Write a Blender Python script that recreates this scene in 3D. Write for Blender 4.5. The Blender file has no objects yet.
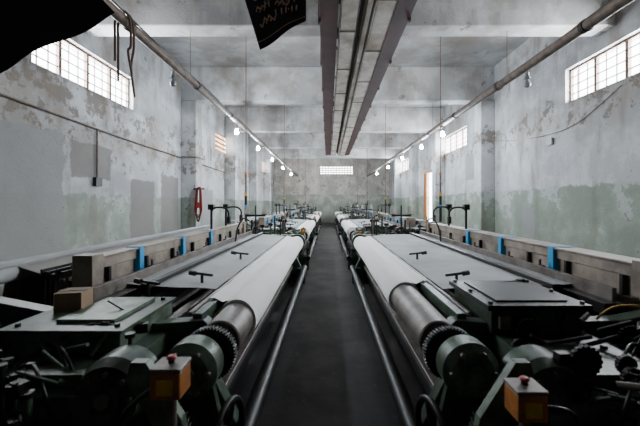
import bpy, math, random
from mathutils import Vector, Matrix
random.seed(7)
scene = bpy.context.scene
H = 1.6; F = 330.0
XL, XR = -4.4, 5.0
YF, YB = -3.5, 27.0
ZC = 5.7

# ---------------------------------------------------------------- materials
def new_mat(name):
    m = bpy.data.materials.new(name); m.use_nodes = True
    return m, m.node_tree.nodes, m.node_tree.links, m.node_tree.nodes['Principled BSDF']

def mat(name, col, rough=0.6, metal=0.0, var=0.25, scale=6.0, dirt=None, dirt_amt=0.5, bump=0.1, emis=0):
    m, N, L, b = new_mat(name)
    tc = N.new('ShaderNodeTexCoord')
    n = N.new('ShaderNodeTexNoise'); n.inputs['Scale'].default_value = scale
    n.inputs['Detail'].default_value = 8; n.inputs['Roughness'].default_value = 0.65
    L.new(tc.outputs['Object'], n.inputs['Vector'])
    r = N.new('ShaderNodeValToRGB')
    r.color_ramp.elements[0].position = 0.35; r.color_ramp.elements[1].position = 0.62
    d = dirt or tuple(c*(1-var) for c in col)
    mixd = tuple(col[i]*(1-dirt_amt)+d[i]*dirt_amt for i in range(3))
    r.color_ramp.elements[0].color = (*mixd, 1); r.color_ramp.elements[1].color = (*col, 1)
    L.new(n.outputs['Fac'], r.inputs['Fac']); L.new(r.outputs['Color'], b.inputs['Base Color'])
    b.inputs['Roughness'].default_value = rough; b.inputs['Metallic'].default_value = metal
    if bump:
        bp = N.new('ShaderNodeBump'); bp.inputs['Strength'].default_value = bump; bp.inputs['Distance'].default_value = 0.01
        n2 = N.new('ShaderNodeTexNoise'); n2.inputs['Scale'].default_value = scale*6; n2.inputs['Detail'].default_value = 4
        L.new(tc.outputs['Object'], n2.inputs['Vector'])
        L.new(n2.outputs['Fac'], bp.inputs['Height']); L.new(bp.outputs['Normal'], b.inputs['Normal'])
    if emis:
        b.inputs['Emission Color'].default_value = (*col, 1); b.inputs['Emission Strength'].default_value = emis
    return m

MT = {}
MT['green'] = mat('machine_green_paint', (0.062,0.105,0.064), 0.42, 0.1, scale=6, dirt=(0.010,0.010,0.008), dirt_amt=0.9)
MT['green_l'] = mat('pale_green_paint', (0.13,0.195,0.13), 0.42, 0.1, scale=8, dirt=(0.022,0.022,0.017), dirt_amt=0.9)
MT['iron'] = mat('dark_oily_iron', (0.018,0.016,0.014), 0.42, 0.4, scale=9, dirt=(0.007,0.006,0.005))
MT['steel'] = mat('brushed_steel', (0.22,0.195,0.175), 0.5, 0.5, scale=7, dirt=(0.08,0.06,0.05), dirt_amt=0.8)
MT['alu'] = mat('aged_beam_metal', (0.33,0.28,0.225), 0.55, 0.1, scale=4, dirt=(0.10,0.075,0.058), dirt_amt=0.85)
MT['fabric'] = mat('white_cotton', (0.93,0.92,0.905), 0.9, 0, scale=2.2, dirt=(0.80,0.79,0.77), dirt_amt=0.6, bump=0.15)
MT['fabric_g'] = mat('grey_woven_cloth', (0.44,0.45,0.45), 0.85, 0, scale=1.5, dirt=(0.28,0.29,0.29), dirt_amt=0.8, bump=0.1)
MT['yarn'] = mat('warp_yarn', (0.27,0.25,0.23), 0.9, 0, scale=3)
MT['black'] = mat('black_plastic', (0.010,0.010,0.011), 0.4, 0, scale=9)
MT['orange'] = mat('orange_paint', (0.50,0.17,0.025), 0.5, 0, scale=12, dirt=(0.14,0.06,0.03), dirt_amt=0.8)
MT['yellow'] = mat('yellow_paint', (0.72,0.42,0.03), 0.5, 0, dirt=(0.35,0.18,0.03), dirt_amt=0.6, scale=14)
MT['red'] = mat('red_paint', (0.42,0.025,0.02), 0.4, 0)
MT['blue'] = mat('blue_tape', (0.02,0.33,0.66), 0.5, 0)
MT['card'] = mat('cardboard', (0.30,0.20,0.125), 0.9, 0)
MT['redbrown'] = mat('oxide_red_steel', (0.085,0.030,0.028), 0.6, 0.1, scale=3, dirt=(0.03,0.016,0.014), dirt_amt=0.8)
MT['galv'] = mat('galvanised_trunking', (0.74,0.69,0.62), 0.5, 0.05, scale=2.2, dirt=(0.34,0.25,0.18), dirt_amt=0.85)
MT['pipe'] = mat('rusty_grey_pipe', (0.17,0.13,0.105), 0.6, 0.2, scale=8, dirt=(0.06,0.036,0.026), dirt_amt=0.8)
MT['tarp'] = mat('black_tarpaulin', (0.005,0.005,0.006), 0.9, 0, scale=4)
MT['banner'] = mat('banner_cloth', (0.014,0.010,0.016), 0.85, 0, scale=4)
MT['gold'] = mat('gold_script', (0.55,0.36,0.25), 0.7, 0)
MT['rope'] = mat('brown_rope', (0.14,0.09,0.065), 0.9, 0)
MT['wframe'] = mat('window_frame_paint', (0.11,0.065,0.045), 0.7, 0)
MT['jali'] = mat('terracotta_jali', (0.36,0.20,0.11), 0.8, 0, scale=5)
MT['socket'] = mat('bakelite_socket', (0.25,0.25,0.25), 0.5, 0)
MT['glass_off'] = mat('frosted_bulb', (0.30,0.32,0.34), 0.25, 0)
MT['wood'] = mat('door_wood', (0.40,0.18,0.07), 0.7, 0)

def emat(name, col, s):
    m, N, L, b = new_mat(name)
    b.inputs['Base Color'].default_value = (*col,1)
    b.inputs['Emission Color'].default_value = (*col,1); b.inputs['Emission Strength'].default_value = s
    return m
MT['bulb'] = emat('lit_bulb', (0.78,0.89,1.0), 1500)

class NT:
    def __init__(s, m): s.N = m.node_tree.nodes; s.L = m.node_tree.links
    def put(s, sock, v):
        if isinstance(v, (int, float)): sock.default_value = v
        elif isinstance(v, tuple): sock.default_value = (*v, 1) if len(sock.default_value) == 4 and len(v) == 3 else v
        else: s.L.new(v, sock)
    def m(s, op, a, b=0.0, clamp=False):
        n = s.N.new('ShaderNodeMath'); n.operation = op; n.use_clamp = clamp
        s.put(n.inputs[0], a); s.put(n.inputs[1], b); return n.outputs[0]
    def mix(s, f, a, b):
        n = s.N.new('ShaderNodeMix'); n.data_type = 'RGBA'
        s.put(n.inputs[0], f); s.put(n.inputs[6], a); s.put(n.inputs[7], b); return n.outputs[2]
    def noise(s, vec, sc, det=8, rough=0.6, stretch=None):
        if stretch:
            mp = s.N.new('ShaderNodeMapping'); mp.inputs['Scale'].default_value = stretch
            s.L.new(vec, mp.inputs['Vector']); vec = mp.outputs['Vector']
        n = s.N.new('ShaderNodeTexNoise'); n.inputs['Scale'].default_value = sc
        n.inputs['Detail'].default_value = det; n.inputs['Roughness'].default_value = rough
        s.L.new(vec, n.inputs['Vector']); return n.outputs['Fac']
    def ss(s, v, a, b):
        n = s.N.new('ShaderNodeMapRange'); n.interpolation_type = 'SMOOTHSTEP'
        s.put(n.inputs['Value'], v); n.inputs['From Min'].default_value = a; n.inputs['From Max'].default_value = b
        return n.outputs['Result']

def plaster(name, along, patches=(), dado=2.0, up=(0.72,0.735,0.75), gr=(0.47,0.53,0.465), stain=1.0, band=(2.6,3.9)):
    m, N, L, b = new_mat(name); t = NT(m)
    tc = N.new('ShaderNodeTexCoord'); vec = tc.outputs['Object']
    sep = N.new('ShaderNodeSeparateXYZ'); L.new(vec, sep.inputs[0])
    A = sep.outputs[1] if along == 'Y' else sep.outputs[0]; Z = sep.outputs[2]
    n1 = t.noise(vec, 0.9); n2 = t.noise(vec, 4.5); n3 = t.noise(vec, 1.3, 8, 0.7); nv = t.noise(vec, 2.2, 6, 0.6, (1,1,0.22)); nf = t.noise(vec, 22, 5)
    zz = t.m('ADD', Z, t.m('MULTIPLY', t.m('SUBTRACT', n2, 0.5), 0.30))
    upc = t.mix(t.ss(n1, 0.40, 0.60), tuple(c*0.66 for c in up), up)
    dirtmask = t.m('MULTIPLY', t.ss(nv, 0.49, 0.68), 0.66*stain)
    upc = t.mix(dirtmask, upc, (0.21,0.175,0.14))
    grc = t.mix(t.ss(n3, 0.4, 0.65), tuple(c*0.70 for c in gr), gr)
    grc = t.mix(t.m('MULTIPLY', dirtmask, 0.7), grc, (0.17,0.155,0.125))
    dm = t.ss(zz, dado-0.03, dado+0.03)
    col = t.mix(dm, grc, upc)
    near = t.m('MULTIPLY', t.ss(Z, 0.8, 2.3), t.m('SUBTRACT', 1.0, t.ss(Z, 2.6, 3.9)))
    peel = t.ss(t.m('ADD', n3, t.m('MULTIPLY', near, 0.09)), 0.60, 0.625)
    col = t.mix(t.m('MULTIPLY', peel, 0.8), col, tuple(c*0.80 for c in up))
    np_ = t.noise(vec, 2.6, 10, 0.78)
    bandm = t.m('MULTIPLY', t.ss(Z, band[0]-0.5, band[0]+0.2), t.m('SUBTRACT', 1.0, t.ss(Z, band[1]-0.3, band[1]+0.4)))
    peel2 = t.ss(t.m('ADD', np_, t.m('MULTIPLY', bandm, 0.095*stain)), 0.605, 0.64)
    col = t.mix(t.m('MULTIPLY', peel2, 0.82), col, (0.14,0.112,0.09))
    stn = t.m('MULTIPLY', bandm, t.ss(t.noise(vec,0.8,8,0.7), 0.42, 0.58))
    col = t.mix(t.m('MULTIPLY', stn, 0.5*stain), col, (0.22,0.18,0.14))
    damp = t.m('MULTIPLY', t.ss(Z, 3.7, 5.0), t.ss(t.noise(vec,1.1,7,0.65), 0.45, 0.61))
    col = t.mix(t.m('MULTIPLY', damp, 0.68*stain), col, (0.22,0.185,0.15))
    wob = t.m('MULTIPLY', t.m('SUBTRACT', t.noise(vec, 3.5), 0.5), 0.28)
    Aw = t.m('ADD', A, wob); Zw = t.m('ADD', Z, t.m('MULTIPLY', wob, -0.8))
    for (a0,a1,z0,z1,c) in patches:
        k = t.m('MULTIPLY', t.m('MULTIPLY', t.ss(Aw,a0-.02,a0+.02), t.m('SUBTRACT',1.0,t.ss(Aw,a1-.02,a1+.02))),
                t.m('MULTIPLY', t.ss(Zw,z0-.02,z0+.02), t.m('SUBTRACT',1.0,t.ss(Zw,z1-.02,z1+.02))))
        pc = t.mix(n1, tuple(x*0.7 for x in c), tuple(x*1.2 for x in c))
        col = t.mix(t.m('MULTIPLY', k, 0.92), col, pc)
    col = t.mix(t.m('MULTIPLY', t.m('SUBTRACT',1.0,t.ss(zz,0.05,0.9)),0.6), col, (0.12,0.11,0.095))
    L.new(col, b.inputs['Base Color']); b.inputs['Roughness'].default_value = 0.9
    bp = N.new('ShaderNodeBump'); bp.inputs['Strength'].default_value = 0.4; bp.inputs['Distance'].default_value = 0.02
    L.new(t.m('ADD', nf, t.m('MULTIPLY', peel2, 0.8)), bp.inputs['Height']); L.new(bp.outputs['Normal'], b.inputs['Normal'])
    return m
G1=(0.21,0.195,0.18); G2=(0.27,0.27,0.265)
m_left = plaster('plaster_left','Y',[(2.5,5.5,0.5,2.75,G2),(5.65,6.7,2.05,2.7,G1),(7.35,8.35,0.7,2.15,G1),(8.7,9.7,0.7,2.35,G1),(10.8,12.6,0.5,2.1,G2)], dado=1.75, gr=(0.33,0.37,0.315), up=(0.51,0.515,0.525), stain=1.1, band=(2.7,3.7))
m_right = plaster('plaster_right','Y',[(11.2,12.0,2.4,3.3,G2),(8.0,8.5,0.8,1.5,G2)], up=(0.54,0.54,0.545), dado=1.95, gr=(0.31,0.355,0.29), stain=0.95, band=(3.3,3.9))
m_back = plaster('plaster_back','X',[], stain=0.5, dado=2.3, up=(0.56,0.53,0.48), gr=(0.37,0.40,0.33))
m_front = plaster('front_wall_low_bounce','X',[], stain=0.5, dado=-5, up=(0.14,0.135,0.13))  # unseen wall behind the camera, darkened to cut bounced light on near looms
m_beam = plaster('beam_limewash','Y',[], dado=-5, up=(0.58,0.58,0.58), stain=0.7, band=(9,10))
m_ceil = plaster('ceiling_limewash_shaded','Y',[], dado=-5, up=(0.40,0.40,0.40), stain=0.7, band=(9,10))  # darker copy of the beam limewash; slab-to-beam shading painted into the colour

def floor_mat():
    m, N, L, b = new_mat('stained_concrete_floor'); t = NT(m)
    tc = N.new('ShaderNodeTexCoord'); v = tc.outputs['Object']
    c = t.mix(t.ss(t.noise(v,0.8,8,0.7),0.38,0.66),(0.016,0.013,0.012),(0.062,0.049,0.043))
    c = t.mix(t.m('MULTIPLY',t.ss(t.noise(v,7,8,0.7),0.58,0.68),0.5), c, (0.12,0.10,0.09))
    L.new(c,b.inputs['Base Color'])
    L.new(t.m('ADD', t.m('MULTIPLY', t.noise(v,2.5), 0.35), 0.45), b.inputs['Roughness'])
    bp = N.new('ShaderNodeBump'); bp.inputs['Strength'].default_value=0.3; bp.inputs['Distance'].default_value=0.01
    L.new(t.noise(v,14),bp.inputs['Height']); L.new(bp.outputs['Normal'],b.inputs['Normal'])
    return m
m_floor = floor_mat()

# ---------------------------------------------------------------- mesh builder
class M:
    def __init__(s, sx=1.0):
        s.v=[]; s.f=[]; s.mi=[]; s.sm=[]; s.mats=[]; s.sx=sx
    def mid(s, m):
        m = MT[m] if isinstance(m,str) else m
        if m not in s.mats: s.mats.append(m)
        return s.mats.index(m)
    def add(s, vs, fs, m, smooth=False):
        o=len(s.v); s.v += [tuple(p) for p in vs]; k=s.mid(m)
        for f in fs:
            s.f.append([i+o for i in f]); s.mi.append(k); s.sm.append(smooth)
    def box(s, x0,x1,y0,y1,z0,z1,m, rot=None):
        vs=[(x,y,z) for x in (x0,x1) for y in (y0,y1) for z in (z0,z1)]
        if rot:
            c=Vector(((x0+x1)/2,(y0+y1)/2,(z0+z1)/2)); R=Matrix.Rotation(rot[1],3,rot[0])
            vs=[tuple(R@(Vector(p)-c)+c) for p in vs]
        s.add(vs,[(0,1,3,2),(4,6,7,5),(0,4,5,1),(2,3,7,6),(0,2,6,4),(1,5,7,3)],m)
    def prof(s, prof, axis, m, c, seg=20):
        c=Vector(c); d=Vector(axis).normalized()
        u=d.orthogonal().normalized(); w=d.cross(u)
        for i in range(len(prof)-1):
            (a,r0),(b_,r1)=prof[i],prof[i+1]
            vs=[]
            for (t,r) in ((a,r0),(b_,r1)):
                for k in range(seg):
                    an=2*math.pi*k/seg
                    vs.append(c+d*t+u*(r*math.cos(an))+w*(r*math.sin(an)))
            s.add(vs,[(k,(k+1)%seg,seg+(k+1)%seg,seg+k) for k in range(seg)],m, abs(b_-a)>1e-5)
    def cyl(s,p0,p1,r,m,seg=14,r2=None):
        p0=Vector(p0);p1=Vector(p1);l=(p1-p0).length
        if l<1e-6: return
        r2=r if r2 is None else r2
        s.prof([(0,0.0001),(0,r),(l,r2),(l,0.0001)],p1-p0,m,p0,seg)
    def tube(s, pts, r, m, seg=8, smooth_n=0):
        pts=[Vector(p) for p in pts]
        if smooth_n:
            q=[]
            n=len(pts)
            for i in range(n-1):
                p0=pts[max(i-1,0)];p1=pts[i];p2=pts[i+1];p3=pts[min(i+2,n-1)]
                for k in range(smooth_n):
                    t=k/smooth_n
                    q.append(0.5*((2*p1)+(p2-p0)*t+(2*p0-5*p1+4*p2-p3)*t*t+(-p0+3*p1-3*p2+p3)*t**3))
            q.append(pts[-1]); pts=q
        vs=[]; n=len(pts); u=None
        for i,p in enumerate(pts):
            d=(pts[min(i+1,n-1)]-pts[max(i-1,0)]).normalized()
            if u is None: u=d.orthogonal().normalized()
            else:
                u=(u-d*u.dot(d)); u = u.normalized() if u.length>1e-5 else d.orthogonal().normalized()
            w=d.cross(u)
            for k in range(seg):
                a=2*math.pi*k/seg; vs.append(p+u*r*math.cos(a)+w*r*math.sin(a))
        fs=[(i*seg+k,i*seg+(k+1)%seg,(i+1)*seg+(k+1)%seg,(i+1)*seg+k) for i in range(n-1) for k in range(seg)]
        s.add(vs,fs,m,True)
        s.add(vs[:seg],[tuple(range(seg))],m); s.add(vs[-seg:],[tuple(range(seg))],m)
    def plate(s, poly, axis, a0, a1, m):
        def P(p,a):
            if axis=='x': return (a,p[0],p[1])
            if axis=='y': return (p[0],a,p[1])
            return (p[0],p[1],a)
        n=len(poly); vs=[P(p,a0) for p in poly]+[P(p,a1) for p in poly]
        s.add(vs,[tuple(range(n)),tuple(range(2*n-1,n-1,-1))]+[(i,(i+1)%n,n+(i+1)%n,n+i) for i in range(n)],m)
    def gear(s,c,axis,r,w,teeth,m,hole=0.3):
        c=Vector(c); d=Vector(axis).normalized(); u=d.orthogonal().normalized(); ww=d.cross(u)
        vs=[];n=teeth*4
        for t in (-w/2,w/2):
            for k in range(n):
                rr = r if (k%4)<2 else r*0.92
                a=2*math.pi*k/n; vs.append(c+d*t+u*rr*math.cos(a)+ww*rr*math.sin(a))
        s.add(vs,[tuple(range(n)),tuple(range(2*n-1,n-1,-1))]+[(k,(k+1)%n,n+(k+1)%n,n+k) for k in range(n)],m)
        s.prof([(-w*0.9,0.0001),(-w*0.9,r*hole),(w*0.9,r*hole),(w*0.9,0.0001)],d,m,c,14)
    def wheel(s,c,axis,r,m,t=0.014,spokes=4):
        c=Vector(c); d=Vector(axis).normalized(); u=d.orthogonal().normalized(); w=d.cross(u)
        pts=[c+u*r*math.cos(2*math.pi*k/28)+w*r*math.sin(2*math.pi*k/28) for k in range(29)]
        s.tube(pts,t,m,8)
        for k in range(spokes):
            a=2*math.pi*k/spokes+0.4
            s.cyl(c,c+u*r*math.cos(a)+w*r*math.sin(a),t*0.7,m,8)
        s.cyl(c-d*t*2,c+d*t*2,t*2.4,m,12)
    def mesh(s,name):
        me=bpy.data.meshes.new(name)
        me.from_pydata([(p[0]*s.sx,p[1],p[2]) for p in s.v],[],[f[::-1] if s.sx<0 else f for f in s.f])
        for m in s.mats: me.materials.append(m)
        me.polygons.foreach_set('material_index',s.mi); me.polygons.foreach_set('use_smooth',s.sm)
        import bmesh
        bm=bmesh.new(); bm.from_mesh(me); bmesh.ops.recalc_face_normals(bm,faces=bm.faces[:]); bm.to_mesh(me); bm.free()
        me.update(); return me
    def obj(s,name,parent=None,bevel=0,loc=(0,0,0)):
        o=bpy.data.objects.new(name,s.mesh(name)); scene.collection.objects.link(o); o.location=loc
        if parent: o.parent=parent
        if bevel:
            b=o.modifiers.new('bevel','BEVEL'); b.width=bevel; b.segments=1; b.limit_method='ANGLE'
        return o
def empty(name,loc=(0,0,0)):
    e=bpy.data.objects.new(name,None); e.empty_display_size=0.2; e.location=loc; scene.collection.objects.link(e); return e

# ---------------------------------------------------------------- room shell
def wall_holes(name, along, pos, thick, a0, a1, z0, z1, holes, m):
    A=sorted({a0,a1,*[h[0] for h in holes],*[h[1] for h in holes]}); Z=sorted({z0,z1,*[h[2] for h in holes],*[h[3] for h in holes]})
    b=M()
    for i in range(len(A)-1):
        for j in range(len(Z)-1):
            ca=(A[i]+A[i+1])/2; cz=(Z[j]+Z[j+1])/2
            if any(h[0]<ca<h[1] and h[2]<cz<h[3] for h in holes): continue
            p0,p1=sorted((pos,pos+thick))
            if along=='Y': b.box(p0,p1,A[i],A[i+1],Z[j],Z[j+1],m)
            else: b.box(A[i],A[i+1],p0,p1,Z[j],Z[j+1],m)
    return b.obj(name)
SILL,TOP=3.7,4.4
LW=[(4.9,7.45,SILL,TOP),(12.9,16.2,SILL,TOP),(21.8,25.5,SILL,TOP)]
RW=[(4.3,6.95,SILL,TOP),(11.9,15.0,SILL,TOP),(19.8,22.6,SILL,TOP)]
BW=[(-0.65,2.05,3.95,4.6)]
DOOR=(15.6,17.2,0.0,3.2)
T=0.28
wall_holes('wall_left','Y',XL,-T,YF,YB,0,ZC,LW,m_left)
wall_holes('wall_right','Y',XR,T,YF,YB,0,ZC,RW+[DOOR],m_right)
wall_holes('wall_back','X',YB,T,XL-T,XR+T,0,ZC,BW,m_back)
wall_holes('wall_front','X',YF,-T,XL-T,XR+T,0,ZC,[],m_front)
b=M(); b.box(XL-T,XR+T,YF-T,YB+T,-0.15,0,m_floor); b.obj('floor')
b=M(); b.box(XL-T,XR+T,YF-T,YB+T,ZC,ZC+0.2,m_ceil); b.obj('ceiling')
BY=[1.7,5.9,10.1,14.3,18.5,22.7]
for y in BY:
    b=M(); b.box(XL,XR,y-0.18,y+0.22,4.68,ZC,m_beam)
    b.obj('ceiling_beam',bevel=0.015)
    if y>9:
        b=M(); b.box(XL+0.002,XL+0.45,y-0.22,y+0.26,0,4.675,m_left); b.obj('pilaster',bevel=0.015)
        b=M(); b.box(XR-0.42,XR-0.002,y-0.22,y+0.26,0,4.675,m_right); b.obj('pilaster',bevel=0.015)

def area(name, loc, rot, sx, sy, power, col, parent=None):
    l=bpy.data.lights.new(name,'AREA'); l.shape='RECTANGLE'; l.size=sx; l.size_y=sy; l.energy=power; l.color=col
    o=bpy.data.objects.new(name,l); o.location=loc; o.rotation_euler=rot; scene.collection.objects.link(o)
    if parent: o.parent=parent
    return o
wn=0
RAD=92.0
def window(along,pos,sgn,h,col=(0.90,0.95,1.0),rad=RAD,jali=False):
    global wn; wn+=1
    e=empty('window_%d'%wn)
    a0,a1,z0,z1=h; b=M(); w=0.04
    p=pos+sgn*(0.06 if jali else 0.12); mm='jali' if jali else 'wframe'
    def B(x0,x1,zz0,zz1,d=0.025):
        if along=='Y': b.box(p-d,p+d,x0,x1,zz0,zz1,mm)
        else: b.box(x0,x1,p-d,p+d,zz0,zz1,mm)
    B(a0,a1,z0,z0+w,.03);B(a0,a1,z1-w,z1,.03);B(a0,a0+w,z0,z1,.03);B(a1-w,a1,z0,z1,.03)
    n=max(2,round((a1-a0)/0.65))
    for i in range(1,n):
        x=a0+(a1-a0)*i/n; B(x-.03,x+.03,z0,z1,.028)
    k=n*3
    g=0.035 if jali else 0.009
    for i in range(1,k):
        x=a0+(a1-a0)*i/k; B(x-g,x+g,z0,z1,.007 if not jali else .04)
    for j in range(1,4):
        z=z0+(z1-z0)*j/4; B(a0,a1,z-g*1.1,z+g*1.1,.008 if not jali else .035)
    b.obj('grille',e)
    q=pos+sgn*0.24; ca=(a0+a1)/2; cz=(z0+z1)/2; A=(a1-a0)*(z1-z0)
    if along=='Y':
        area('daylight',(q,ca,cz),(0,math.radians(90)*(1 if sgn>0 else -1),0),z1-z0,a1-a0,math.pi*A*rad,col,e)
    else:
        area('daylight',(ca,q,cz),(math.radians(-90) ,0,0),a1-a0,z1-z0,math.pi*A*rad*0.7,col,e)
for i,h in enumerate(LW): window('Y',XL,-1,h,jali=i>0)
for h in RW: window('Y',XR,1,h)
window('X',YB,1,BW[0],jali=True)
e=empty('door_1'); b=M()
b.box(XR-0.02,XR+0.14,15.6,15.7,0,3.2,'wood'); b.box(XR-0.02,XR+0.14,17.1,17.2,0,3.2,'wood'); b.box(XR-0.02,XR+0.14,15.6,17.2,3.1,3.2,'wood')
for i in range(2):
    b.box(XR+0.03,XR+0.07,16.84+i*0.13,16.96+i*0.13,0.02,3.1,'wood')
b.box(XR+0.01,XR+0.03,16.84,17.1,0.6,0.72,'wood'); b.box(XR+0.01,XR+0.03,16.84,17.1,2.2,2.32,'wood')
b.obj('leaf_and_frame',e,bevel=0.004)
area('daylight',(XR+0.24,16.4,1.6),(0,math.radians(90),0),3.1,1.4,math.pi*4.3*9,(1.0,0.88,0.72),e)

# ---------------------------------------------------------------- overhead cable trunking
e=empty('overhead_trunking'); b=M()
y0,y1=-1.0,17.9
def channel(x0,x1,z0,z1,m,t=0.02,lip=0.04):
    b.box(x0,x1,y0,y1,z0,z0+t,m); b.box(x0,x0+t,y0,y1,z0,z1,m); b.box(x1-t,x1,y0,y1,z0,z1,m)
zb=4.2
b.box(-0.12,0.14,y0,y1,zb-0.02,zb+0.02,'redbrown'); b.box(-0.005,0.025,y0,y1,zb+0.02,zb+0.34,'redbrown'); b.box(-0.12,0.14,y0,y1,zb+0.34,zb+0.38,'redbrown')
channel(0.17,0.42,zb-0.04,zb+0.2,'galv')
b.box(0.43,0.50,y0,y1,zb+0.12,zb+0.14,'redbrown')
channel(0.50,0.60,zb-0.02,zb+0.2,'galv')
channel(0.62,0.88,zb-0.06,zb+0.16,'galv')
b.box(0.90,1.14,y0,y1,zb-0.02,zb+0.02,'redbrown'); b.box(0.995,1.025,y0,y1,zb+0.02,zb+0.34,'redbrown'); b.box(0.90,1.14,y0,y1,zb+0.34,zb+0.38,'redbrown')
yy=0.4
while yy<17.8:
    b.box(-0.14,-0.10,yy,yy+0.06,zb-0.08,zb+0.48,'redbrown'); b.box(1.12,1.16,yy,yy+0.06,zb-0.05,zb+0.48,'redbrown')
    b.box(-0.14,1.16,yy,yy+0.05,zb+0.2,zb+0.25,'redbrown')
    b.box(0.17,0.42,yy+0.3,yy+0.34,zb-0.05,zb-0.04,'pipe'); b.box(0.62,0.88,yy+0.9,yy+0.93,zb-0.07,zb-0.06,'pipe')
    yy+=1.4
b.obj('channels',e,bevel=0.003)
b=M()
for y in BY:
    if y<17.8:
        b.box(-0.12,1.14,y-0.1,y+0.1,zb+0.38,4.68,'redbrown')
b.obj('hangers',e)

# ---------------------------------------------------------------- service pipes with lamps
PZ=3.8
for sx,xp in ((-1,-2.46),(1,3.2)):
    b=M(); e=empty('service_pipe')
    R_=0.062 if sx<0 else 0.07
    b.cyl((xp,-1.2,PZ),(xp,26.9,PZ),R_,'pipe',16)
    b.tube([(xp+0.02,y,PZ+R_+0.015+0.012*math.sin(y*2.1)) for y in [i*0.3-1 for i in range(92)]],0.012,'black',6)
    y=2.0
    while y<26: 
        b.prof([(-.03,R_),(-.03,R_+.014),(.03,R_+.014),(.03,R_)],(0,1,0),'iron',(xp,y,PZ),16); y+=2.1
    b.obj('pipe',e)
    b=M()
    for y in BY:
        b.cyl((xp,y,PZ+0.05),(xp,y,4.68),0.005,'pipe',8)
    b.obj('hanger_rods',e)
def lamp(x,y,lit):
    e=empty('hanging_lamp',(x,y,PZ)); b=M()
    b.tube([(0,0,-0.075),(0.01,0,-0.09),(0,0,-0.12)],0.008,'black',6)
    b.prof([(0,0.0001),(0,0.028),(0.05,0.03),(0.07,0.045),(0.1,0.05),(0.1,0.0001)],(0,0,-1),'socket',(0,0,-0.11),14)
    b.obj('lamp_holder',e)
    b=M()
    b.prof([(0,0.02),(0.03,0.028),(0.06,0.046),(0.09,0.052),(0.12,0.045),(0.14,0.02),(0.145,0.0001)],(0,0,-1),'bulb' if lit else 'glass_off',(0,0,-0.205),14)
    b.obj('bulb',e)
lamp(-2.46,5.25,False); lamp(3.2,5.3,False)
for y in (8.9,11.6,14.6,18,22): lamp(-2.46,y,True)
for y in (9.2,11.3,14.2,17.6,21.6): lamp(3.2,y,True)

# ---------------------------------------------------------------- hanging things near camera
e=M(); nx,nz=26,14; vs=[]
def P3(u,v,y): return Vector(((u-328)/F*y, y, H+(203-v)/F*y))
bl=P3(-120,112,2.6); br=P3(117,14,2.9); tl=Vector((-3.9,2.3,3.70)); tr=Vector((-2.25,2.8,3.70))
for j in range(nz+1):
    for i in range(nx+1):
        s=i/nx; t=j/nz
        p=(bl*(1-s)+br*s)*(1-t)+(tl*(1-s)+tr*s)*t
        p=p+Vector((0,0.03*math.sin(s*17+t*2)*(1-t*0.4),0.012*math.sin(s*9+1)*(1-t)-0.06*math.sin(math.pi*s)*(1-t)))
        vs.append(p)
e.add(vs,[(j*(nx+1)+i,j*(nx+1)+i+1,(j+1)*(nx+1)+i+1,(j+1)*(nx+1)+i) for j in range(nz) for i in range(nx)],'tarp',True)
e.tube([tuple(tl),(-3.95,2.15,4.2),(-4.0,1.95,4.67)],0.012,'rope'); e.tube([tuple(tr),(-2.22,2.4,4.2),(-2.2,1.95,4.67)],0.012,'rope')
e.obj('tarpaulin')
b=M(); yb=3.0
c=[P3(238,-22,yb),P3(306,-22,yb-0.1),P3(306,20,yb-0.15),P3(260,50,yb)]
nx=ny=12; vs=[]
def Q(s,t,off=-0.012): 
    p=(c[3]*(1-s)+c[2]*s)*(1-t)+(c[0]*(1-s)+c[1]*s)*t
    return p+Vector((0,0.02*math.sin(s*7+t*3)+off,0))
for j in range(ny+1):
    for i in range(nx+1): vs.append(Q(i/nx,j/ny,0))
b.add(vs,[(j*(nx+1)+i,j*(nx+1)+i+1,(j+1)*(nx+1)+i+1,(j+1)*(nx+1)+i) for j in range(ny) for i in range(nx)],'banner',True)
rb=random.Random(4)
for t0 in (0.32,0.50,0.70):
    s=0.14
    while s<0.86:
        k=rb.choice('bbul'); wl=rb.uniform(0.05,0.10)
        if k=='b': b.tube([Q(s+wl*q/5, t0-0.045*math.sin(math.pi*q/5)) for q in range(6)],0.0075,'gold',5)
        elif k=='u': b.tube([Q(s,t0),Q(s+0.01,t0+0.10)],0.0075,'gold',5)
        else: b.tube([Q(s,t0),Q(s+wl*.5,t0+0.05),Q(s+wl,t0+0.01),Q(s+wl*.6,t0-0.03)],0.0075,'gold',5,3)
        if rb.random()<0.5: b.tube([Q(s+wl*.5,t0+0.055),Q(s+wl*.5+0.012,t0+0.06)],0.008,'gold',5)
        s+=wl+0.015
b.tube([Q(0.02+0.96*i/8,0.10) for i in range(9)],0.003,'gold',4)
b.tube([c[0],(-0.72,2.6,4.2),(-0.7,1.95,4.67)],0.006,'rope'); b.tube([c[1],(-0.25,2.6,4.2),(-0.25,1.95,4.67)],0.006,'rope')
b.obj('hanging_banner')
b=M()
for dx,l in ((0,0.62),(0.06,0.9)):
    x=-2.46; y=3.95+dx
    b.tube([(x-0.09,y,PZ-l*0.8),(x-0.09,y,PZ-0.2),(x-0.085,y,PZ),(x,y,PZ+0.105),(x+0.085,y,PZ),(x+0.09,y+0.02,PZ-0.3),(x+0.05,y+0.03,PZ-l*0.6),(x+0.09,y+0.03,PZ-l)],0.014,'rope',7,4)
b.obj('hanging_rope')
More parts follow.
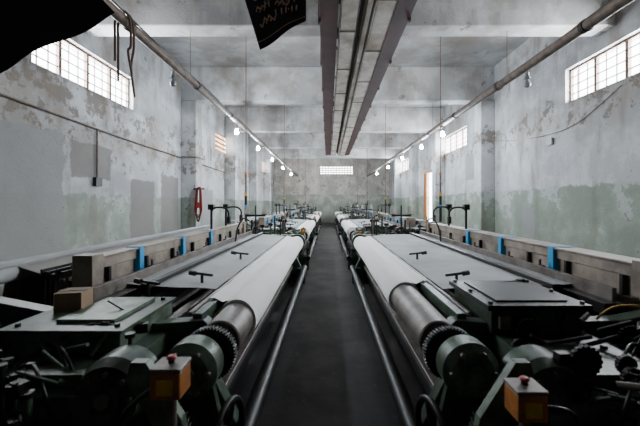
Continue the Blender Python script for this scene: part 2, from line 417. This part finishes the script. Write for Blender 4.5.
def drop_rod(x,y,ztop=ZC-0.002,zbot=1.2,r=0.012,marks=True):
    b=M(); b.cyl((x,y,zbot),(x,y,ztop),r*0.8,'rope',8)
    b.cyl((x,y,zbot),(x,y,zbot+0.55),r*2.4,'black',10); b.cyl((x,y,zbot+0.55),(x,y,zbot+0.62),r*2.8,'yellow',10)
    b.cyl((x,y,zbot+0.30),(x,y,zbot+0.36),r*2.8,'blue',10); b.cyl((x,y,zbot+0.62),(x,y,zbot+1.0),r*1.6,'pipe',10)
    b.cyl((x,y,zbot+1.0),(x,y,zbot+1.05),r*2.4,'orange',10)
    b.obj('power_drop_conduit')

# ---------------------------------------------------------------- loom
def build_loom(sx, bx, silver):
    parts={}
    def P(n):
        if n not in parts: parts[n]=M(sx)
        return parts[n]
    f=P('frame')
    Y0,Y1=1.95,6.65
    prof=[(0.50,0),(0.74,0),(0.80,0.22),(1.5,0.22),(1.6,0),(2.0,0),(2.1,0.3),(2.45,0.35),(2.45,0.98),(2.2,1.08),(bx+0.12,1.0),(bx-0.3,0.92),(0.98,0.90),(0.72,0.92),(0.66,0.86),(0.72,0.7),(0.62,0.5),(0.52,0.3)]
    for y in (Y0,Y1-0.05):
        f.plate(prof,'y',y-0.04,y+0.05,'green')
        f.box(0.82,1.5,y-0.055,y+0.065,0.30,0.36,'green_l'); f.box(1.12,1.2,y-0.055,y+0.065,0.3,0.9,'green')
        for (x,z) in ((0.8,0.8),(1.3,0.8),(1.7,0.85),(2.2,0.9),(0.8,0.45),(1.7,0.45)):
            f.cyl((x,y-0.075,z),(x,y+0.085,z),0.025,'iron',6)
    f.box(0.745,0.80,Y0,Y1,0.87,0.945,'green')
    f.box(0.805,0.83,Y0,Y1,0.93,0.955,'steel')
    f.box(0.70,0.79,Y0,Y1,0.30,0.355,'steel')
    f.box(0.74,0.78,Y0,Y1,0.12,0.30,'iron')
    f.box(1.0,1.1,Y0,Y1,0.18,0.32,'green'); f.box(2.28,2.4,Y0,Y1,0.55,0.7,'green')
    f.box(1.25,1.33,Y0,Y1,0.5,0.7,'iron')
    f.cyl((0.47,Y0-0.35,0.30),(0.47,Y1,0.30),0.055,'iron',16)
    for y in (Y0-0.3,Y1-0.2): f.box(0.45,0.62,y,y+0.05,0.02,0.33,'green')
    f.cyl((0.98,Y0,0.86),(0.98,Y1,0.86),0.035,'steel',12)
    f.box(bx-0.28,bx-0.16,Y0+0.1,Y1-0.1,0.90,0.975,'iron')
    f.box(bx-0.19,bx-0.16,Y0+0.15,Y1-0.15,0.97,1.06,'steel')
    t=P('top_beam')
    wd = 0.07 if sx<0 else 0.14
    ys = 2.28 if sx<0 else 2.0
    t.box(bx-0.02,bx+wd-0.01,ys+.1,6.45,1.12,1.20,'alu'); t.box(bx,bx+0.04,ys+.1,6.45,0.98,1.12,'alu'); t.box(bx-0.03,bx+wd-0.01,ys+.1,6.45,0.92,0.985,'alu')
    t.box(bx-0.045,bx+wd,ys+.08,6.47,1.20,1.215,'alu')
    y=ys+.2
    while y<6.4:
        t.box(bx-0.035,bx+0.0,y,y+0.03,0.985,1.12,'iron'); y+=0.52
    for y in (ys,6.42):
        t.box(bx-0.05,bx+wd+0.02,y,y+0.12,0.90,1.235,'alu'); t.box(bx-0.01,bx+0.12,y+0.02,y+0.10,0.4,0.9,'green')
    for y in (2.86,3.72,4.6):
        t.box(bx-0.05,bx+wd+.005,y,y+0.07,0.975,1.222,'blue'); t.box(bx-0.052,bx-0.046,y+0.01,y+0.05,0.90,0.98,'blue')
    h=P('heald_frames')
    for i in range(5):
        x=bx+0.17+i*0.035; dz=0.02*math.sin(i*2.1)
        h.box(x,x+0.015,2.3,6.4,1.07+dz,1.12+dz,'iron'); h.box(x,x+0.015,2.3,6.4,0.62+dz,0.66+dz,'steel')
        for k in range(0,39): 
            yy=2.33+k*0.105; h.box(x+0.005,x+0.009,yy,yy+0.012,0.66+dz,1.07+dz,'steel')
    c=P('woven_fabric')
    def sheet(pts,y0,y1,m,n=18,wr=0.004):
        vs=[];k=len(pts)
        for j in range(n+1):
            y=y0+(y1-y0)*j/n
            for i,(x,z) in enumerate(pts):
                vs.append((x,y,z+wr*math.sin(j*2.3+i*1.7)))
        c.add(vs,[(j*k+i,j*k+i+1,(j+1)*k+i+1,(j+1)*k+i) for j in range(n) for i in range(k-1)],m,True)
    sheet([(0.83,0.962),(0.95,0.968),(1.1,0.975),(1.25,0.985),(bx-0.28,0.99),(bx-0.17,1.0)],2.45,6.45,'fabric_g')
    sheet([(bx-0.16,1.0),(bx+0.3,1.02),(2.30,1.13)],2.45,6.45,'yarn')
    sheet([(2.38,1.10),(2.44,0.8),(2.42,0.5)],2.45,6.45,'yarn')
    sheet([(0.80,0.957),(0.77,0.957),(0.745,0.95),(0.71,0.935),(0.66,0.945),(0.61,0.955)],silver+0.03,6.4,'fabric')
    f.box(bx-0.40,bx-0.34,2.35,6.5,0.985,1.02,'iron')
    rr=P('cloth_roller'); rc=(0.61,0,0.82)
    n=60; seg=28; vs=[]
    for j in range(n+1):
        y=silver+(6.4-silver)*j/n
        for k in range(seg):
            a=2*math.pi*k/seg
            r=0.133+0.003*math.sin(3*a+y*1.3)+0.002*math.sin(y*5+a*2)
            vs.append((rc[0]+r*math.cos(a),y,rc[2]+r*math.sin(a)))
    rr.add(vs,[(j*seg+k,j*seg+(k+1)%seg,(j+1)*seg+(k+1)%seg,(j+1)*seg+k) for j in range(n) for k in range(seg)],'fabric',True)
    rr.add(vs[:seg],[tuple(range(seg))],'fabric')
    rr.add(vs[-seg:],[tuple(range(seg))],'fabric')
    rr.prof([(1.80,0.0001),(1.80,0.045),(1.86,0.045),(1.86,0.108),(1.87,0.115),(silver,0.115),(6.5,0.112),(6.5,0.05),(6.6,0.05),(6.6,0.0001)],(0,1,0),'steel',(rc[0],0,rc[2]),40)
    w=P('warp_beam')
    w.cyl((2.25,2.3,0.42),(2.25,6.5,0.42),0.24,'yarn',32)
    for y in (2.28,6.5): w.cyl((2.25,y-0.02,0.42),(2.25,y+0.02,0.42),0.36,'steel',36)
    w.cyl((2.25,1.9,0.42),(2.25,6.7,0.42),0.05,'steel',14)
    w.cyl((2.34,2.0,1.08),(2.34,6.6,1.08),0.06,'fabric_g',18)
    w.box(2.30,2.42,2.0,6.6,1.14,1.165,'fabric_g')
    d=P('drive_head')
    d.plate([(0.88,0.05),(1.5,0.05),(1.62,0.35),(1.60,0.80),(1.45,0.86),(0.92,0.86),(0.86,0.6)],'y',1.42,1.9,'green')
    d.box(0.90,1.50,1.36,1.43,0.36,0.80,'green_l')
    for x in (0.95,1.44):
        for z in (0.4,0.76): d.cyl((x,1.33,z),(x,1.37,z),0.016,'iron',6)
    if sx>0:
        d.box(0.90,1.42,1.86,2.40,0.86,1.00,'green'); d.box(0.87,1.45,1.83,2.43,1.00,1.03,'iron')
        d.box(0.95,1.36,1.9,2.36,1.03,1.04,'iron')
        for x in (0.90,1.42):
            for y in (1.87,2.13,2.39): d.cyl((x,y,1.03),(x,y,1.045),0.014,'steel',6)
        d.box(0.93,0.99,1.82,1.85,0.90,0.97,'steel')
        d.tube([(1.55,1.95,0.9),(1.62,1.9,1.0),(1.75,1.85,1.02),(1.88,1.9,0.95),(1.9,2.0,0.8)],0.006,'yellow',7,5)
    else:
        d.box(1.02,1.60,1.62,2.16,0.84,0.965,'green_l'); d.box(1.0,1.62,1.60,2.18,0.965,0.98,'green')
        d.box(1.10,1.40,1.7,2.1,0.98,1.0,'green_l')
        for x in (1.06,1.56):
            for y in (1.66,2.12): d.cyl((x,y,0.97),(x,y,0.995),0.014,'iron',6)
    d.prof([(-.11,0.0001),(-.11,0.045),(-.08,0.05),(-.08,0.10),(-.05,0.135),(0.05,0.135),(0.05,0.0001)],(0,1,0),'green_l',(0.66,1.62,0.80),30)
    d.gear((0.62,1.74,0.81),(0,1,0),0.14,0.04,48,'iron')
    for k in range(6):
        a=k*math.pi/3; d.cyl((0.66+0.10*math.cos(a),1.53,0.80+0.10*math.sin(a)),(0.66+0.10*math.cos(a),1.56,0.80+0.10*math.sin(a)),0.012,'steel',6)
    d.prof([(-.07,0.0001),(-.07,0.06),(-.05,0.06),(-.05,0.13),(0.0,0.15),(0.12,0.15),(0.12,0.0001)],(0,1,0),'green',(0.92,1.42,0.79),30)
    for k in range(8):
        a=k*math.pi/4; d.cyl((0.92+0.10*math.cos(a),1.355,0.79+0.10*math.sin(a)),(0.92+0.10*math.cos(a),1.375,0.79+0.10*math.sin(a)),0.011,'steel',6)
    d.prof([(-.02,0.0001),(-.02,0.03),(0,0.03)],(0,1,0),'steel',(0.92,1.35,0.79),12)
    d.gear((0.80,1.52,0.55),(0,1,0),0.17,0.03,40,'iron')
    d.gear((1.10,1.30,0.60),(0,1,0),0.13,0.03,30,'iron')
    d.wheel((0.45,1.48,0.54),(1,0.15,0),0.16,'iron',0.016)
    d.cyl((0.45,1.48,0.54),(0.9,1.5,0.57),0.022,'steel',10)
    d.plate([(0.55,0.62),(0.62,0.60),(0.80,0.9),(0.78,0.97),(0.72,0.97),(0.58,0.75)],'y',1.30,1.34,'green_l')
    d.plate([(0.52,0.0),(0.66,0.0),(0.64,0.45),(0.72,0.72),(0.60,0.76),(0.54,0.5)],'y',1.66,1.70,'green')
    d.box(0.56,1.6,1.2,1.9,0.0,0.10,'iron')
    d.box(1.65,2.25,1.35,1.92,0.25,0.84,'iron'); d.box(1.70,2.2,1.30,1.36,0.4,0.78,'green')
    d.cyl((1.68,1.6,0.92),(2.3,1.6,0.92),0.10,'iron',20); d.cyl((1.7,1.6,0.92),(1.74,1.6,0.92),0.13,'iron',20)
    d.cyl((1.25,1.15,0.35),(1.25,1.5,0.35),0.22,'iron',28); d.wheel((1.25,1.12,0.35),(0,1,0),0.24,'green',0.02,5)
    d.box(1.45,2.1,1.05,1.35,0.25,0.72,'green'); d.box(1.50,2.05,1.08,1.32,0.72,0.75,'iron')
    rnd=random.Random(11 if sx>0 else 23)
    for i in range(190):
        x=rnd.uniform(0.95,2.2); y=rnd.uniform(1.15,1.9); z=rnd.uniform(0.72,0.98 if x<1.6 else 0.9)
        k=rnd.random(); m=rnd.choice(['iron','iron','green','steel','iron','iron','green_l'])
        if k<0.5:
            ang=rnd.uniform(-0.7,0.7); l=rnd.uniform(0.08,0.3)
            d.cyl((x,y,z),(x+l*math.cos(ang)*0.6,y+l*math.sin(ang),z+rnd.uniform(-.1,.08)),rnd.uniform(0.005,0.014),m,8)
        elif k<0.66:
            s_=rnd.uniform(0.012,0.03); d.box(x-s_,x+s_,y-s_*.7,y+s_*.7,z-s_*1.5,z+s_*.4,rnd.choice(['iron','green']),('Z',rnd.uniform(-.5,.5)))
        elif k<0.88:
            d.cyl((x,y,z-0.15),(x,y,z),rnd.uniform(0.008,0.02),m,10); d.cyl((x,y,z),(x,y,z+0.02),rnd.uniform(0.013,0.025),'iron',6)
        else:
            d.gear((x,y,z-0.03),(0,1,0),rnd.uniform(0.04,0.08),0.02,18,'iron')
    for i in range(12):
        x=rnd.uniform(1.0,2.0); y=rnd.uniform(1.15,1.7)
        d.tube([(x,y,0.5),(x+.05,y-.05,0.85),(x+.2,y+0.05,0.92),(x+.35,y+0.1,0.8),(x+.4,y+.15,0.5)],0.008,'black',6,5)
    cb=P('switch_box')
    ox = 0.015 if sx>0 else -0.105; oz= -0.01 if sx>0 else 0.065
    def cbx(x0,x1,a,b_,z0,z1,m): cb.box(x0+ox,x1+ox,a,b_,z0+oz,z1+oz,m)
    cbx(0.60,0.70,1.10,1.19,0.875,0.965,'orange'); cbx(0.597,0.703,1.097,1.193,0.965,0.98,'steel')
    cbx(0.622,0.678,1.094,1.10,0.892,0.945,'yellow')
    cb.cyl((0.65+ox,1.15,0.98+oz),(0.65+ox,1.15,0.992+oz),0.012,'iron',10); cb.prof([(0,0.0001),(0,0.014),(0.006,0.017),(0.012,0.011),(0.013,0.0001)],(0,0,1),'red',(0.65+ox,1.15,0.992+oz),14)
    cb.cyl((0.65+ox,1.15,0.45),(0.65+ox,1.15,0.875+oz),0.018,'steel',10); cb.box(0.62+ox,0.70+ox,1.15,1.68,0.42,0.47,'green')
    cb.tube([(0.70+ox,1.15,0.90+oz),(0.80+ox,1.12,0.88),(0.86+ox,1.2,0.7),(0.9,1.35,0.5)],0.010,'black',6,5)
    l=P('levers')
    for (x,y) in ((1.0,2.62),(0.98,3.7),(1.28,2.35)):
        l.cyl((x,y,0.93),(x,y,1.03),0.012,'black',8); l.cyl((x-0.09,y-0.02,1.03),(x+0.09,y+0.03,1.04),0.011,'black',8); l.cyl((x+0.06,y+0.02,1.035),(x+0.11,y+0.035,1.04),0.02,'black',10)
    for (y,s_) in ((4.9,1),(5.6,1)):
        x=bx+0.05
        l.cyl((x,y,1.2),(x,y,1.5),0.018,'black',10)
        l.tube([(x,y,1.48),(x-0.06,y-0.02,1.53),(x-0.2,y-0.05,1.53),(x-0.27,y-0.06,1.47),(x-0.27,y-0.06,1.38)],0.015,'black',8,4)
        l.cyl((x-0.27,y-0.06,1.30),(x-0.27,y-0.06,1.40),0.03,'black',12)
        l.box(x-0.04,x+0.04,y-0.04,y+0.04,1.5,1.58,'black')
    l.tube([(bx-0.22,5.2,0.97),(bx-0.26,5.18,1.2),(bx-0.36,5.15,1.36),(bx-0.46,5.12,1.32)],0.013,'black',8,4)
    for y in (2.9,3.4,4.2,5.0,5.8):
        l.box(bx-0.16,bx-0.09,y,y+0.06,1.0,1.05,'iron'); l.cyl((bx-0.12,y+.03,1.05),(bx-0.12,y+.03,1.10),0.012,'steel',8)
    g=P('far_end')
    g.box(0.62,1.3,6.68,6.95,0.0,0.85,'green'); g.box(0.70,1.2,6.70,6.93,0.85,0.95,'green_l')
    g.cyl((0.61,6.62,0.82),(0.61,6.74,0.82),0.15,'green',24); g.box(1.3,2.2,6.70,6.9,0.1,0.8,'iron')
    g.cyl((1.5,6.85,0.8),(1.5,6.85,1.55),0.016,'iron',8); g.box(1.3,1.7,6.83,6.87,1.32,1.36,'iron')
    for x in (1.32,1.68): g.prof([(0,0.0001),(0,0.06),(0.17,0.035),(0.17,0.0001)],(0,0.3,1),'yarn',(x,6.85,1.36),18)
    rf=random.Random(5)
    for i in range(26):
        x=rf.uniform(0.75,2.1); z=rf.uniform(0.95,1.35); y=rf.uniform(6.68,6.95)
        g.cyl((x,y,0.75),(x,y,z),rf.uniform(0.008,0.02),rf.choice(['iron','black','green','steel']),8)
        if rf.random()<0.6: g.box(x-0.04,x+0.05,y-0.02,y+0.02,z-0.05,z,rf.choice(['iron','black','green_l']))
    return {k:(v.mesh('loom_'+k)) for k,v in parts.items()}

def place(meshes, x, y):
    e=empty('power_loom',(x,y,0))
    for k,me in meshes.items():
        o=bpy.data.objects.new(k,me); scene.collection.objects.link(o); o.parent=e
        if k in('frame','drive_head','top_beam','switch_box','far_end'):
            bv=o.modifiers.new('bevel','BEVEL'); bv.width=0.004; bv.segments=1; bv.limit_method='ANGLE'
Lm=build_loom(-1,1.68,2.2); Rm=build_loom(1,1.98,2.7)
PITCH=6.15
for i in range(4):
    place(Lm,0,i*PITCH); place(Rm,0.02,i*PITCH)

drop_rod(-1.75,7.04); drop_rod(2.40,7.04)
for i in range(1,4):
    drop_rod(-1.75,7.04+i*PITCH); drop_rod(2.30,7.04+i*PITCH)

b=M(); b.box(-1.57,-1.43,1.88,2.02,0.98,1.085,'card',('Z',0.2)); b.box(-1.575,-1.425,1.935,1.965,1.084,1.088,'yarn',('Z',0.2)); b.obj('cardboard_box')

b=M(); x=XL+0.03
b.tube([(x,2.0,3.15),(x,4.5,3.05),(x,7.0,2.98),(x,9.8,2.95)],0.018,'pipe',8)
b.tube([(x,6.25,2.99),(x,6.25,2.05)],0.016,'pipe',8); b.box(XL,XL+0.07,6.17,6.33,1.92,2.08,'iron')
b.tube([(x,9.82,2.98),(XL+0.48,9.85,2.98),(XL+0.48,10.4,2.98),(x,10.42,2.95),(x,14,2.9)],0.014,'pipe',8)
b.obj('wall_conduit')
b=M(); x=XR-0.02
b.tube([(x,5.6,3.6),(x,6.6,3.2),(x,7.6,3.15),(x,9.0,3.3),(XR-0.44,9.85,3.45),(XR-0.44,10.4,3.45)],0.007,'pipe',6,6)
b.box(XR-0.06,XR,7.3,7.45,2.9,3.05,'socket')
b.obj('wall_cable')
# hose and cables bunched on a bracket at the pilaster
b=M(); xx=XL+0.58; yy=9.75
b.box(XL+0.40,XL+0.72,9.80,9.86,2.0,2.04,'iron'); b.cyl((xx,9.83,2.02),(xx,yy-0.05,2.02),0.03,'iron',10)
for k in range(6):
    o=0.010*k
    b.tube([(xx-0.02-o,yy,2.02),(xx-0.04-o*1.2,yy-0.02,1.6),(xx-0.05-o,yy-0.03,1.2+o*3),(xx+0.0,yy-0.03,1.05+o*4),(xx+0.05+o,yy-0.03,1.2+o*3),(xx+0.04+o*1.2,yy-0.02,1.6),(xx+0.02+o,yy,2.02),(xx,yy,2.06),(xx-0.02-o,yy,2.02)],0.014,'red' if k in(2,5) else 'black',8,5)
b.box(xx-0.05,xx+0.05,yy-0.06,yy,1.45,1.62,'red')
b.obj('coiled_hose')

# ---------------------------------------------------------------- world, camera
w=bpy.data.worlds.new('World'); scene.world=w; w.use_nodes=True
w.node_tree.nodes['Background'].inputs[0].default_value=(0.90,0.95,1,1); w.node_tree.nodes['Background'].inputs[1].default_value=16.0
cam=bpy.data.cameras.new('camera'); co=bpy.data.objects.new('camera',cam); scene.collection.objects.link(co)
co.location=(0,0,H); co.rotation_euler=(math.radians(90),0,0)
cam.sensor_width=36; cam.lens=F/640*36; cam.shift_x=-8/640; cam.shift_y=-10/640; cam.clip_start=0.05
cam.dof.use_dof=True; cam.dof.focus_distance=6.0; cam.dof.aperture_fstop=2.8
scene.camera=co
